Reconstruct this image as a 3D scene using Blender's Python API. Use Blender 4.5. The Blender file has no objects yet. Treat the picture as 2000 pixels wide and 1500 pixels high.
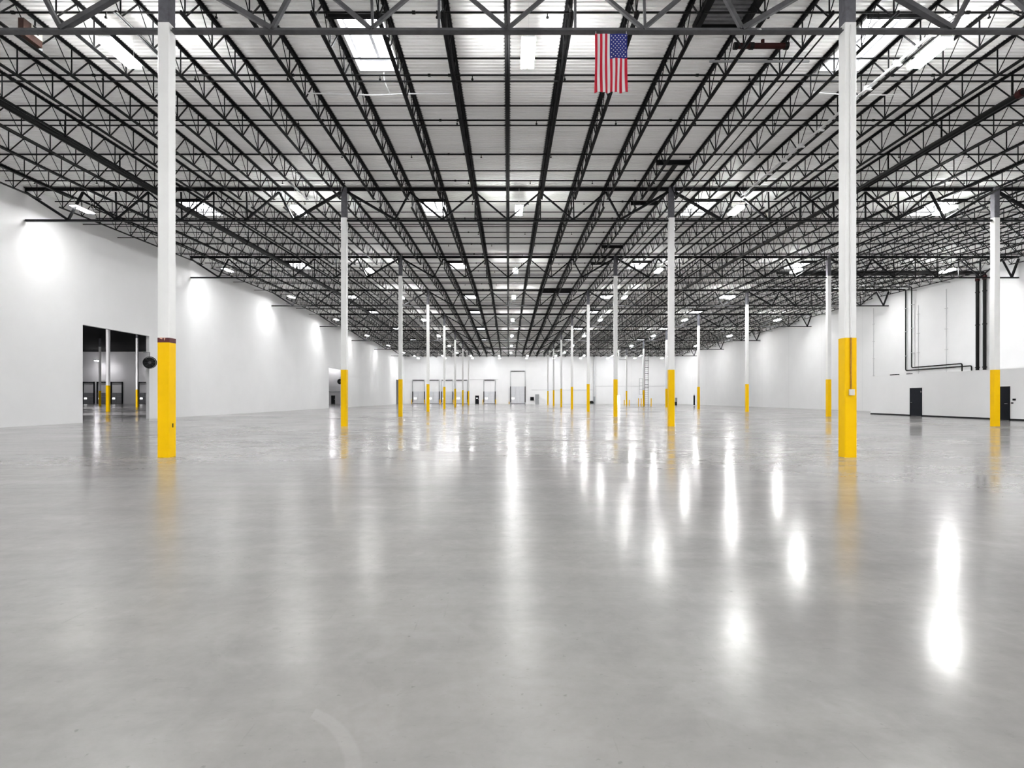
import bpy, math, random
from mathutils import Vector, Matrix

random.seed(7)
C = bpy.context.scene.collection
SC = bpy.context.scene
PI = math.pi

# ------------------------------------------------------------------ camera
F_PX = 1104.3                       # focal length in pixels of the 2000 px frame
CAM_H = 1.323
cam_data = bpy.data.cameras.new('camera')
cam_data.sensor_fit = 'HORIZONTAL'
cam_data.sensor_width = 36.0
cam_data.lens = 36.0 * F_PX / 2000.0
cam_data.shift_x = 7.0 / 2000.0
cam_data.shift_y = 27.0 / 2000.0
cam_data.clip_start = 0.05
cam_data.clip_end = 400.0
cam = bpy.data.objects.new('camera', cam_data)
C.objects.link(cam)
cam.location = (0, 0, CAM_H)
cam.rotation_euler = (PI / 2, 0, 0)
SC.camera = cam

# ------------------------------------------------------------------ world, exposure
SKY = 12.0
LAMP = 128.0
UPLIGHT = 6.0
world = bpy.data.worlds.new('overcast_sky')
world.use_nodes = True
bg = world.node_tree.nodes['Background']
bg.inputs[0].default_value = (0.95, 0.97, 1.0, 1)
bg.inputs[1].default_value = SKY
SC.world = world
SC.view_settings.view_transform = 'Standard'
SC.view_settings.look = 'None'
SC.view_settings.gamma = 1.0
SC.view_settings.use_curve_mapping = False
SC.view_settings.exposure = 0.82
SC.cycles.sample_clamp_indirect = 12.0
SC.cycles.max_bounces = 10
SC.cycles.diffuse_bounces = 6
SC.cycles.glossy_bounces = 4

# ------------------------------------------------------------------ layout constants
D = 13.716                          # bay depth
def row_y(k): return (k - 0.077) * D
ZR = {-1: 11.06, 0: 11.09, 1: 11.12, 2: 11.17, 3: 11.42, 4: 11.65, 5: 11.40, 6: 11.12, 7: 11.04, 8: 10.96, 9: 10.88}
def roof_z(y):
    t = y / D + 0.077
    k = max(-1, min(8, math.floor(t)))
    return ZR[k] + (ZR[k + 1] - ZR[k]) * (t - k)
JX = 1.524
def joist_x(n): return -0.03 + n * JX
COLX = [joist_x(-5), joist_x(5), 22.70]
WL, WR, WF, WB = -22.55, 36.2, 122.35, -15.5      # left, right, far wall faces, wall behind
ORD = ['zeroth', 'first', 'second', 'third', 'fourth', 'fifth', 'sixth', 'seventh', 'eighth', 'ninth', 'tenth', 'eleventh',
       'twelfth', 'thirteenth', 'fourteenth', 'fifteenth', 'sixteenth', 'seventeenth', 'eighteenth', 'nineteenth', 'twentieth',
       'twenty-first', 'twenty-second', 'twenty-third', 'twenty-fourth', 'twenty-fifth']

# ------------------------------------------------------------------ materials
def mat(name, col, rough=0.5, metal=0.0, noise=0.0, scale=3.0, bump=0.0, bscale=40.0, spec=0.5, stretch=(1, 1, 1), emit=None, estr=0.0):
    m = bpy.data.materials.new(name)
    m.use_nodes = True
    nt = m.node_tree
    b = nt.nodes['Principled BSDF']
    b.inputs['Base Color'].default_value = (*col, 1)
    b.inputs['Roughness'].default_value = rough
    b.inputs['Metallic'].default_value = metal
    b.inputs['Specular IOR Level'].default_value = spec
    if emit:
        b.inputs['Emission Color'].default_value = (*emit, 1)
        b.inputs['Emission Strength'].default_value = estr
    tc = nt.nodes.new('ShaderNodeTexCoord')
    mp = nt.nodes.new('ShaderNodeMapping')
    mp.inputs['Scale'].default_value = stretch
    nt.links.new(tc.outputs['Object'], mp.inputs[0])
    if noise:
        n = nt.nodes.new('ShaderNodeTexNoise')
        n.inputs['Scale'].default_value = scale
        n.inputs['Detail'].default_value = 6
        n.inputs['Roughness'].default_value = 0.6
        r = nt.nodes.new('ShaderNodeMapRange')
        r.inputs['From Min'].default_value = 0.3
        r.inputs['From Max'].default_value = 0.7
        r.inputs['To Min'].default_value = 1.0 - noise
        r.inputs['To Max'].default_value = 1.0 + noise
        mx = nt.nodes.new('ShaderNodeMix')
        mx.data_type = 'RGBA'
        mx.blend_type = 'MULTIPLY'
        mx.inputs['Factor'].default_value = 1.0
        mx.inputs['A'].default_value = (*col, 1)
        nt.links.new(mp.outputs[0], n.inputs['Vector'])
        nt.links.new(n.outputs['Fac'], r.inputs['Value'])
        nt.links.new(r.outputs[0], mx.inputs['B'])
        nt.links.new(mx.outputs['Result'], b.inputs['Base Color'])
    if bump:
        n2 = nt.nodes.new('ShaderNodeTexNoise')
        n2.inputs['Scale'].default_value = bscale
        bp = nt.nodes.new('ShaderNodeBump')
        bp.inputs['Strength'].default_value = bump
        bp.inputs['Distance'].default_value = 0.01
        nt.links.new(mp.outputs[0], n2.inputs['Vector'])
        nt.links.new(n2.outputs['Fac'], bp.inputs['Height'])
        nt.links.new(bp.outputs[0], b.inputs['Normal'])
    return m

M = {}
M['joist'] = mat('black_joist_paint', (0.008, 0.008, 0.0085), 0.5, noise=0.3, scale=2, spec=0.10)
M['girder'] = mat('black_girder_paint', (0.010, 0.010, 0.011), 0.5, noise=0.25, scale=4, spec=0.12)
M['greygirder'] = mat('lightened_girder_paint', (0.085, 0.085, 0.090), 0.55, noise=0.25, scale=4, spec=0.25)
M['primer'] = mat('grey_primer', (0.10, 0.10, 0.115), 0.6, noise=0.25, scale=8)
M['pipe'] = mat('black_pipe', (0.006, 0.006, 0.006), 0.45, noise=0.2, spec=0.12)
M['redpipe'] = mat('dark_red_pipe', (0.028, 0.004, 0.004), 0.5, noise=0.3, scale=8, spec=0.15)
M['wall'] = mat('white_wall_paint', (0.84, 0.84, 0.845), 0.55, noise=0.02, scale=0.5, bump=0.05, bscale=25, spec=0.3)
M['column'] = mat('white_column_paint', (0.88, 0.88, 0.87), 0.4, noise=0.02, scale=3)
M['yellow'] = mat('yellow_safety_paint', (1.0, 0.60, 0.001), 0.42, noise=0.03, scale=6, bump=0.03, spec=0.12)
M['ochre'] = mat('worn_ochre_paint', (0.42, 0.20, 0.01), 0.5, noise=0.2, scale=20)
M['maroon'] = mat('maroon_paint', (0.09, 0.004, 0.008), 0.5, noise=0.15, scale=20)
M['chip'] = mat('peach_chipped_paint', (0.75, 0.42, 0.30), 0.6, noise=0.1)
M['deck'] = mat('white_roof_deck', (0.95, 0.95, 0.935), 0.6, noise=0.03, scale=2.0, stretch=(0.25, 3.0, 1.0), spec=0.3)
M['greydeck'] = mat('galvanised_grey_deck', (0.16, 0.16, 0.17), 0.5, noise=0.3, scale=4)
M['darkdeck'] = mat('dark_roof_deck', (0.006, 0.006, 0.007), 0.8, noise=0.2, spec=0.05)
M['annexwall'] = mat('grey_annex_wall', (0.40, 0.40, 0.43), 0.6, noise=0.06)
M['white'] = mat('white_enamel', (0.82, 0.82, 0.82), 0.35, noise=0.01)
M['frame'] = mat('white_skylight_frame', (0.75, 0.75, 0.75), 0.4, noise=0.02)
M['black'] = mat('black_paint', (0.006, 0.0065, 0.008), 0.45, noise=0.1, spec=0.12)
M['navy'] = mat('black_blue_door_paint', (0.004, 0.006, 0.011), 0.4, noise=0.2, scale=3, spec=0.12)
M['steel'] = mat('brushed_steel', (0.6, 0.6, 0.6), 0.3, metal=1.0, noise=0.05)
M['grey'] = mat('grey_paint', (0.30, 0.31, 0.32), 0.5, noise=0.05)
M['lightgrey'] = mat('light_grey_paint', (0.55, 0.55, 0.56), 0.5, noise=0.03)
M['dockpanel'] = mat('white_dock_panel', (0.68, 0.69, 0.72), 0.5, noise=0.02)
M['brown'] = mat('brown_board', (0.045, 0.018, 0.012), 0.7, noise=0.25, scale=10)
M['cream'] = mat('cream_plate', (0.70, 0.68, 0.62), 0.5, noise=0.05)
M['lamp'] = mat('lit_lamp_lens', (0.9, 0.9, 0.9), 0.4, emit=(1.0, 1.0, 0.995), estr=LAMP)
M['lampup'] = mat('lit_added_uplight', (0.9, 0.9, 0.9), 0.4, emit=(1.0, 0.985, 0.96), estr=UPLIGHT)
M['docklamp'] = mat('lit_dock_lamp_lens', (0.9, 0.9, 0.9), 0.4, emit=(1.0, 1.0, 1.0), estr=38.0)
M['filllamp'] = mat('lit_fill_lamp_lens', (0.9, 0.9, 0.9), 0.4, emit=(1.0, 0.98, 1.0), estr=900.0)
M['dimlamp'] = mat('lit_dim_lamp_lens', (0.9, 0.9, 0.9), 0.4, emit=(1.0, 0.97, 1.0), estr=90.0)
M['litpane'] = mat('daylit_window_pane', (0.9, 0.9, 0.9), 0.4, emit=(1.0, 1.0, 1.0), estr=2.5)
M['flagred'] = mat('flag_red', (0.46, 0.002, 0.022), 0.8, noise=0.08)
M['flagwhite'] = mat('flag_white', (0.66, 0.64, 0.66), 0.8, noise=0.03)
M['flagblue'] = mat('flag_blue', (0.008, 0.014, 0.16), 0.8, noise=0.1)
M['cord'] = mat('white_cord', (0.8, 0.8, 0.8), 0.5)

def panel_joints(m, axis, pitch, off):
    """thin tilt-up joints drawn as slightly darker hairlines"""
    nt = m.node_tree
    b = nt.nodes['Principled BSDF']
    src = b.inputs['Base Color'].links[0].from_socket
    g = nt.nodes.new('ShaderNodeNewGeometry')
    s = nt.nodes.new('ShaderNodeSeparateXYZ')
    nt.links.new(g.outputs['Position'], s.inputs[0])
    a = nt.nodes.new('ShaderNodeMath'); a.operation = 'ADD'; a.inputs[1].default_value = off
    w = nt.nodes.new('ShaderNodeMath'); w.operation = 'MODULO'; w.inputs[1].default_value = pitch
    l = nt.nodes.new('ShaderNodeMath'); l.operation = 'LESS_THAN'; l.inputs[1].default_value = 0.025
    nt.links.new(s.outputs[axis], a.inputs[0]); nt.links.new(a.outputs[0], w.inputs[0]); nt.links.new(w.outputs[0], l.inputs[0])
    mx = nt.nodes.new('ShaderNodeMix'); mx.data_type = 'RGBA'
    f = nt.nodes.new('ShaderNodeMath'); f.operation = 'MULTIPLY'; f.inputs[1].default_value = 0.35
    nt.links.new(l.outputs[0], f.inputs[0]); nt.links.new(f.outputs[0], mx.inputs['Factor'])
    nt.links.new(src, mx.inputs['A']); mx.inputs['B'].default_value = (0.35, 0.35, 0.35, 1)
    nt.links.new(mx.outputs['Result'], b.inputs['Base Color'])
M['wall_y'] = M['wall'].copy(); M['wall_y'].name = 'white_jointed_wall_paint'; panel_joints(M['wall_y'], 1, 7.62, 201.3)
M['wall_x'] = M['wall'].copy(); M['wall_x'].name = 'white_far_wall_paint'; panel_joints(M['wall_x'], 0, 7.62, 202.0)

def joist_band(m):
    """black band in the deck colour along every joist, ragged with the deck ribs"""
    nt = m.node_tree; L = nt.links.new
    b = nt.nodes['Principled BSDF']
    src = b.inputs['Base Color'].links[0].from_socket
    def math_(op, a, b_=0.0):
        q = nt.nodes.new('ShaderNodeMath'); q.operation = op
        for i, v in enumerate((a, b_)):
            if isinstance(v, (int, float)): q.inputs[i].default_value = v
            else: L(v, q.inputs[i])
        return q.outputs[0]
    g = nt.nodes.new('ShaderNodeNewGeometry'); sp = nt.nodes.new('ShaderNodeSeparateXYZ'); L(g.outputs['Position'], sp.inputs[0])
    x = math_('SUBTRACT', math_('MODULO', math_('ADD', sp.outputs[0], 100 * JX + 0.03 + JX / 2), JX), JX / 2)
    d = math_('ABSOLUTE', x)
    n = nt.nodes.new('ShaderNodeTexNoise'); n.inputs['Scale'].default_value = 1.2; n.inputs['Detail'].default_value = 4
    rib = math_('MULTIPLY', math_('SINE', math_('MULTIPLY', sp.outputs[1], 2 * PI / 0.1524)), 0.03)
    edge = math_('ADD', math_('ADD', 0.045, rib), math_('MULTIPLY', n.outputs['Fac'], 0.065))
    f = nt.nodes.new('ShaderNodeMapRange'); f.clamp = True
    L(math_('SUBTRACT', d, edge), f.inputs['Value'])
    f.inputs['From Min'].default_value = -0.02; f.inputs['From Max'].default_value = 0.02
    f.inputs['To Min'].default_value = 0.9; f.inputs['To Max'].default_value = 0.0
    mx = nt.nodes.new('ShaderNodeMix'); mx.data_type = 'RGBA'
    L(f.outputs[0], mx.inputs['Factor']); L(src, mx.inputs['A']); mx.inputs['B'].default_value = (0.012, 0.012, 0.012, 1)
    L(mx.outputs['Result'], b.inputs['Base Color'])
joist_band(M['deck'])

def translucent():
    m = bpy.data.materials.new('white_skylight_dome')
    m.use_nodes = True
    nt = m.node_tree
    nt.nodes.clear()
    o = nt.nodes.new('ShaderNodeOutputMaterial')
    t = nt.nodes.new('ShaderNodeBsdfTranslucent'); t.inputs[0].default_value = (0.92, 0.93, 0.94, 1)
    d = nt.nodes.new('ShaderNodeBsdfDiffuse'); d.inputs[0].default_value = (0.8, 0.8, 0.8, 1)
    x = nt.nodes.new('ShaderNodeMixShader'); x.inputs[0].default_value = 0.15
    nt.links.new(t.outputs[0], x.inputs[1]); nt.links.new(d.outputs[0], x.inputs[2]); nt.links.new(x.outputs[0], o.inputs[0])
    return m
M['dome'] = translucent()

def floor_material():
    m = bpy.data.materials.new('polished_concrete')
    m.use_nodes = True
    nt = m.node_tree
    L = nt.links.new
    b = nt.nodes['Principled BSDF']
    tc = nt.nodes.new('ShaderNodeTexCoord')
    def noise(scale, detail=6, rough=0.6, st=(1, 1, 1), rot=0.0, dist=0.0):
        mp = nt.nodes.new('ShaderNodeMapping'); mp.inputs['Scale'].default_value = st; mp.inputs['Rotation'].default_value = (0, 0, rot)
        L(tc.outputs['Object'], mp.inputs[0])
        n = nt.nodes.new('ShaderNodeTexNoise'); n.inputs['Scale'].default_value = scale
        n.inputs['Detail'].default_value = detail; n.inputs['Roughness'].default_value = rough; n.inputs['Distortion'].default_value = dist
        L(mp.outputs[0], n.inputs['Vector'])
        return n.outputs['Fac']
    def ramp(v, a, c0, d, c1):
        r = nt.nodes.new('ShaderNodeMapRange'); r.clamp = True
        r.inputs['From Min'].default_value = a; r.inputs['From Max'].default_value = d
        r.inputs['To Min'].default_value = c0; r.inputs['To Max'].default_value = c1
        L(v, r.inputs['Value'])
        return r.outputs[0]
    def math_(op, a, b_):
        q = nt.nodes.new('ShaderNodeMath'); q.operation = op
        for i, v in enumerate((a, b_)):
            if isinstance(v, (int, float)): q.inputs[i].default_value = v
            else: L(v, q.inputs[i])
        return q.outputs[0]
    big = noise(0.10, 5, 0.6, dist=0.6)
    mid = noise(0.55, 8, 0.65, dist=0.4)
    fine = noise(9.0, 6, 0.7)
    streak = noise(1.6, 6, 0.65, st=(0.18, 1.3, 1), rot=0.25)
    speck = noise(26.0, 2, 0.5)
    v = math_('MULTIPLY', ramp(big, 0.3, 0.90, 0.7, 1.07), ramp(mid, 0.3, 0.91, 0.7, 1.07))
    v = math_('MULTIPLY', v, ramp(fine, 0.3, 0.955, 0.7, 1.04))
    v = math_('MULTIPLY', v, ramp(streak, 0.3, 0.91, 0.7, 1.04))
    v = math_('MULTIPLY', v, ramp(math_('ADD', speck, math_('MULTIPLY', math_('SUBTRACT', mid, 0.5), 0.35)), 0.70, 1.0, 0.78, 0.78))
    v = math_('MULTIPLY', v, ramp(math_('ADD', noise(7.0, 3, 0.55, dist=0.5), math_('MULTIPLY', math_('SUBTRACT', big, 0.5), 0.3)), 0.70, 1.0, 0.80, 0.84))
    v = math_('MULTIPLY', v, ramp(noise(3.0, 4, 0.6, st=(9, 0.5, 1), rot=0.7), 0.66, 1.0, 0.76, 0.88))
    v = math_('MULTIPLY', v, ramp(noise(1.3, 5, 0.65, dist=1.2), 0.58, 1.0, 0.66, 1.06))
    v = math_('MULTIPLY', v, ramp(noise(2.6, 7, 0.7, dist=0.8), 0.3, 0.94, 0.7, 1.05))
    v = math_('MULTIPLY', v, ramp(noise(14.0, 5, 0.75, st=(0.6, 1.6, 1), rot=0.5), 0.60, 1.0, 0.75, 0.86))
    # saw-cut control joints along the column grid
    g = nt.nodes.new('ShaderNodeNewGeometry')
    s = nt.nodes.new('ShaderNodeSeparateXYZ'); L(g.outputs['Position'], s.inputs[0])
    jx = math_('LESS_THAN', math_('MODULO', math_('ADD', s.outputs[0], 152.4 + 0.03 + 7.62), 15.24), 0.014)
    jy = math_('LESS_THAN', math_('MODULO', math_('ADD', s.outputs[1], 4 * D - row_y(0) + 0.6), D), 0.016)
    j = math_('MAXIMUM', jx, jy)
    v = math_('MULTIPLY', v, math_('SUBTRACT', 1.0, math_('MULTIPLY', j, 0.22)))
    mx = nt.nodes.new('ShaderNodeMix'); mx.data_type = 'RGBA'; mx.blend_type = 'MULTIPLY'; mx.inputs['Factor'].default_value = 1
    tint = nt.nodes.new('ShaderNodeMix'); tint.data_type = 'RGBA'
    tint.inputs['A'].default_value = (0.308, 0.297, 0.290, 1); tint.inputs['B'].default_value = (0.298, 0.292, 0.288, 1)
    L(ramp(noise(0.22, 4), 0.4, 0.0, 0.6, 1.0), tint.inputs['Factor'])
    L(tint.outputs['Result'], mx.inputs['A']); L(v, mx.inputs['B'])
    L(mx.outputs['Result'], b.inputs['Base Color'])
    rg = math_('ADD', ramp(noise(0.16, 5, 0.6, dist=0.5), 0.35, 0.11, 0.65, 0.21), ramp(fine, 0.3, -0.02, 0.7, 0.03))
    rg = math_('ADD', rg, ramp(streak, 0.4, 0.0, 0.75, 0.06))
    # worn, duller traffic area in front and to the left of the first columns
    wx = ramp(math_('ADD', s.outputs[0], math_('MULTIPLY', math_('SUBTRACT', noise(0.5, 2, 0.4), 0.5), 1.6)), -0.4, 1.0, 1.5, 0.0)
    wy = ramp(math_('ADD', s.outputs[1], math_('MULTIPLY', math_('SUBTRACT', noise(0.4, 2, 0.4), 0.5), 3.0)), 2.5, 1.0, 12.5, 0.0)
    rg = math_('ADD', rg, math_('MULTIPLY', math_('MULTIPLY', wx, wy), 0.20))
    rg = math_('MINIMUM', rg, 0.258)
    L(rg, b.inputs['Roughness'])
    L(math_('SUBTRACT', 0.25, math_('MULTIPLY', math_('MULTIPLY', wx, wy), 0.15)), b.inputs['Specular IOR Level'])
    # pale curved scuff close to the camera
    cx = math_('ADD', s.outputs[0], 1.15); cy = math_('SUBTRACT', s.outputs[1], 1.85)
    rad = math_('SQRT', math_('ADD', math_('MULTIPLY', cx, cx), math_('MULTIPLY', cy, cy)), 0)
    arc = ramp(math_('ABSOLUTE', math_('SUBTRACT', rad, 0.62), 0), 0.022, 1.0, 0.034, 0.0)
    arc = math_('MULTIPLY', arc, math_('GREATER_THAN', cx, 0.33))
    v2 = math_('MULTIPLY', v, math_('ADD', 1.0, math_('MULTIPLY', arc, 0.10)))
    L(v2, mx.inputs['B'])
    b.inputs['IOR'].default_value = 1.5
    bp = nt.nodes.new('ShaderNodeBump'); bp.inputs['Strength'].default_value = 0.25; bp.inputs['Distance'].default_value = 0.004
    h = math_('ADD', math_('MULTIPLY', noise(2.2, 3, 0.5, st=(0.35, 1.2, 1), rot=0.1), 0.8), math_('MULTIPLY', noise(0.8, 3), 1.0))
    L(h, bp.inputs['Height']); L(bp.outputs[0], b.inputs['Normal'])
    return m
M['floor'] = floor_material()

# ------------------------------------------------------------------ mesh helpers
class MB:
    def __init__(s): s.v = []; s.f = []; s.m = []
    def add(s, vs, fs, mi=0):
        o = len(s.v)
        s.v += [tuple(p) for p in vs]
        s.f += [tuple(i + o for i in f) for f in fs]
        s.m += [mi] * len(fs)
        return s
    def box(s, x0, x1, y0, y1, z0, z1, mi=0):
        return s.add([(x0, y0, z0), (x1, y0, z0), (x1, y1, z0), (x0, y1, z0), (x0, y0, z1), (x1, y0, z1), (x1, y1, z1), (x0, y1, z1)],
                     [(3, 2, 1, 0), (4, 5, 6, 7), (0, 1, 5, 4), (1, 2, 6, 5), (2, 3, 7, 6), (3, 0, 4, 7)], mi)
    def bevbox(s, x0, x1, y0, y1, z0, z1, b, mi=0):
        """box with chamfered vertical edges"""
        p = [(x0 + b, y0), (x1 - b, y0), (x1, y0 + b), (x1, y1 - b), (x1 - b, y1), (x0 + b, y1), (x0, y1 - b), (x0, y0 + b)]
        return s.prism(p, z0, z1, mi)
    def prism(s, poly, z0, z1, mi=0):
        n = len(poly)
        vs = [(x, y, z0) for x, y in poly] + [(x, y, z1) for x, y in poly]
        fs = [tuple(range(n - 1, -1, -1)), tuple(range(n, 2 * n))] + [(i, (i + 1) % n, n + (i + 1) % n, n + i) for i in range(n)]
        return s.add(vs, fs, mi)
    def sweep(s, prof, a, b, up=(0, 0, 1), mi=0):
        """2D profile (side, up) swept straight from a to b"""
        a = Vector(a); b = Vector(b); d = (b - a).normalized(); u = Vector(up)
        sd = d.cross(u)
        if sd.length < 1e-5: sd = d.cross(Vector((1, 0, 0)))
        sd.normalize(); u = sd.cross(d)
        n = len(prof)
        vs = [a + sd * p[0] + u * p[1] for p in prof] + [b + sd * p[0] + u * p[1] for p in prof]
        fs = [tuple(range(n)), tuple(range(2 * n - 1, n - 1, -1))] + [(i + n, (i + 1) % n + n, (i + 1) % n, i) for i in range(n)]
        return s.add(vs, fs, mi)
    def bar(s, a, b, w, h, mi=0, up=(0, 0, 1)):
        return s.sweep([(-w / 2, -h / 2), (w / 2, -h / 2), (w / 2, h / 2), (-w / 2, h / 2)], a, b, up, mi)
    def rod(s, a, b, r, n=6, mi=0):
        return s.sweep([(r * math.cos(2 * PI * i / n), r * math.sin(2 * PI * i / n)) for i in range(n)], a, b, (0, 0.01, 1), mi)
    def tube(s, pts, r, n=8, mi=0, closed=False):
        pts = [Vector(p) for p in pts]; vs = []; fs = []; k = len(pts)
        prev = None
        for i, p in enumerate(pts):
            d = (pts[(i + 1) % k if closed else min(i + 1, k - 1)] - pts[(i - 1) % k if closed else max(i - 1, 0)]).normalized()
            if prev is None:
                prev = d.cross(Vector((0.1, 0.2, 1)))
                if prev.length < 1e-4: prev = d.cross(Vector((1, 0, 0)))
            sd = (prev - d * prev.dot(d)).normalized(); prev = sd; u = sd.cross(d)
            vs += [p + sd * r * math.cos(2 * PI * j / n) + u * r * math.sin(2 * PI * j / n) for j in range(n)]
        for i in range(k if closed else k - 1):
            q = (i + 1) % k
            fs += [(i * n + j, i * n + (j + 1) % n, q * n + (j + 1) % n, q * n + j) for j in range(n)]
        if not closed: fs += [tuple(range(n - 1, -1, -1)), tuple((k - 1) * n + j for j in range(n))]
        return s.add(vs, fs, mi)
    def mesh(s, name, mats):
        me = bpy.data.meshes.new(name)
        me.from_pydata(s.v, [], s.f)
        for q in (mats if isinstance(mats, (list, tuple)) else [mats]): me.materials.append(q)
        if any(s.m): me.polygons.foreach_set('material_index', s.m)
        me.update()
        return me

def put(name, me, parent=None, loc=(0, 0, 0), kind=None, label=None):
    o = bpy.data.objects.new(name, me)
    C.objects.link(o)
    if parent is not None: o.parent = parent
    o.location = loc
    if kind: o['kind'] = kind
    if label: o['label'] = label
    return o
def obj(name, mb, m, parent=None, loc=(0, 0, 0), kind=None, label=None):
    return put(name, mb.mesh(name, m), parent, loc, kind, label)
def tag(o, label, cat, group=None):
    o['label'] = label; o['category'] = cat
    if group: o['group'] = group
    return o
def thing(name, label, cat, loc=(0, 0, 0), group=None, rz=0.0):
    o = bpy.data.objects.new(name, None); C.objects.link(o)
    o.empty_display_size = 0.2
    o.location = loc; o.rotation_euler = (0, 0, rz)
    return tag(o, label, cat, group)
def struct_root(name, loc=(0, 0, 0)):
    o = bpy.data.objects.new(name, None); C.objects.link(o); o.location = loc; o['kind'] = 'structure'
    return o
def fillet(pts, r, n=5):
    """round the corners of a polyline"""
    P = [Vector(p) for p in pts]; out = [P[0]]
    for i in range(1, len(P) - 1):
        a = (P[i - 1] - P[i]).normalized(); b = (P[i + 1] - P[i]).normalized()
        s0 = P[i] + a * r; s1 = P[i] + b * r
        for t in range(n + 1):
            u = t / n
            out.append(s0 * (1 - u) ** 2 + P[i] * 2 * u * (1 - u) + s1 * u * u)
    return out + [P[-1]]

def holed_wall(us, zs, holes, conv, t):
    """one connected slab: plane (u,z) with rectangular holes; conv(u, z, depth) -> xyz"""
    U = sorted(set([us[0], us[1]] + [h[0] for h in holes] + [h[1] for h in holes]))
    Z = sorted(set([zs[0], zs[1]] + [h[2] for h in holes] + [h[3] for h in holes]))
    vid = {}; vs = []; fs = []
    def V(i, k, d):
        if (i, k, d) not in vid: vid[(i, k, d)] = len(vs); vs.append(conv(U[i], Z[k], t * d))
        return vid[(i, k, d)]
    def solid(i, k):
        if not (0 <= i < len(U) - 1 and 0 <= k < len(Z) - 1): return False
        uc = (U[i] + U[i + 1]) / 2; zc = (Z[k] + Z[k + 1]) / 2
        return not any(h[0] < uc < h[1] and h[2] < zc < h[3] for h in holes)
    for i in range(len(U) - 1):
        for k in range(len(Z) - 1):
            if not solid(i, k): continue
            fs.append((V(i, k, 0), V(i + 1, k, 0), V(i + 1, k + 1, 0), V(i, k + 1, 0)))
            fs.append((V(i, k + 1, 1), V(i + 1, k + 1, 1), V(i + 1, k, 1), V(i, k, 1)))
            for (di, dk, a, b) in ((-1, 0, (i, k), (i, k + 1)), (1, 0, (i + 1, k), (i + 1, k + 1)), (0, -1, (i, k), (i + 1, k)), (0, 1, (i, k + 1), (i + 1, k + 1))):
                if not solid(i + di, k + dk): fs.append((V(*a, 0), V(*b, 0), V(*b, 1), V(*a, 1)))
    mb = MB(); mb.add(vs, fs)
    return mb

# ================================================================== SETTING
AX0, AY0 = -96.0, 20.0             # the dark annex beyond the left wall
obj('floor', MB().box(AX0, 37.0, WB - 0.5, WF + 0.4, -0.15, 0.0), M['floor'], kind='structure')
OPEN = [(29.95, 35.50, -1, 5.2), (71.0, 76.5, -1, 5.13), (113.6, 119.0, -1, 5.0)]
obj('wall_left', holed_wall((WB, WF), (-0.05, 12.4), OPEN, lambda u, z, d: (WL - d, u, z), 0.20), M['wall'], kind='structure')
obj('wall_right', MB().box(WR, WR + 0.3, WB, WF, -0.05, 12.4), M['wall_y'], kind='structure')
EXIT = (22.95, 24.2, -1, 1.92)
obj('wall_back', holed_wall((AX0, WR + 0.3), (-0.05, 12.4), [EXIT], lambda u, z, d: (u, WF + d, z), 0.25), M['wall_x'], kind='structure')
obj('wall_front', MB().box(WL - 0.2, WR + 0.3, WB - 0.25, WB, -0.05, 12.4), M['wall'], kind='structure')
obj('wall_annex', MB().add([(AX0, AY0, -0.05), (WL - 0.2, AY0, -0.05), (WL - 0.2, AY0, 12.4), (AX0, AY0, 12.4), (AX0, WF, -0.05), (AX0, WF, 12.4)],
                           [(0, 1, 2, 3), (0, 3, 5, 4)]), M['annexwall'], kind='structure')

# ---- skylight openings: (x0, x1, y0, y1)
SKYX = [joist_x(-11), joist_x(-3), joist_x(6), joist_x(14)]
SKYY = [15.72, 29.45, 43.15, 57.1, 66.2, 79.7, 93.8, 108.9, 119.6]
SKYL = []
for y in SKYY:
    for x in SKYX:
        SKYL.append((x + 0.14, x + JX - 0.14, y - 1.22, y + 1.22))

# ---- ribbed roof deck
ceiling = struct_root('ceiling', (0, 0, 0))
PITCH = 0.1524
def deck_bay(k):
    y0, y1 = max(row_y(k), WB), min(row_y(k + 1), WF)
    mb = MB()
    prof = [(0.0, 0.0), (0.085, 0.0), (0.100, 0.038), (0.137, 0.038), (PITCH, 0.0)]
    n = math.ceil((y1 - y0) / PITCH)
    for i in range(n):
        b = y0 + i * PITCH
        spans = [(WL - 0.02, WR + 0.02)]
        yc = b + PITCH / 2
        for s in SKYL:
            if s[2] < yc < s[3]:
                spans = [q for p in spans for q in ((p[0], s[0]), (s[1], p[1])) if q[1] - q[0] > 1e-3] if True else spans
                # keep only pieces inside their own span
        if len(spans) > 1:
            xs = sorted([(s[0], s[1]) for s in SKYL if s[2] < yc < s[3]])
            spans = []; cur = WL - 0.02
            for a, c in xs: spans.append((cur, a)); cur = c
            spans.append((cur, WR + 0.02))
        pts = [(min(b + p[0], y1), p[1]) for p in prof]
        pts = [(y, roof_z(y) + h) for y, h in pts]
        for a, c in spans:
            vs = [(x, y, z) for y, z in pts for x in (a, c)]
            mb.add(vs, [(2 * j, 2 * j + 1, 2 * j + 3, 2 * j + 2) for j in range(4)])
    return mb
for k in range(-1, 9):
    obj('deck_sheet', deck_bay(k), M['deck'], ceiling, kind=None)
obj('annex_deck', MB().box(AX0, WL - 0.2, AY0, WF, 11.3, 11.4), M['darkdeck'], ceiling, label='dark roof deck over the unlit annex')

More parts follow.
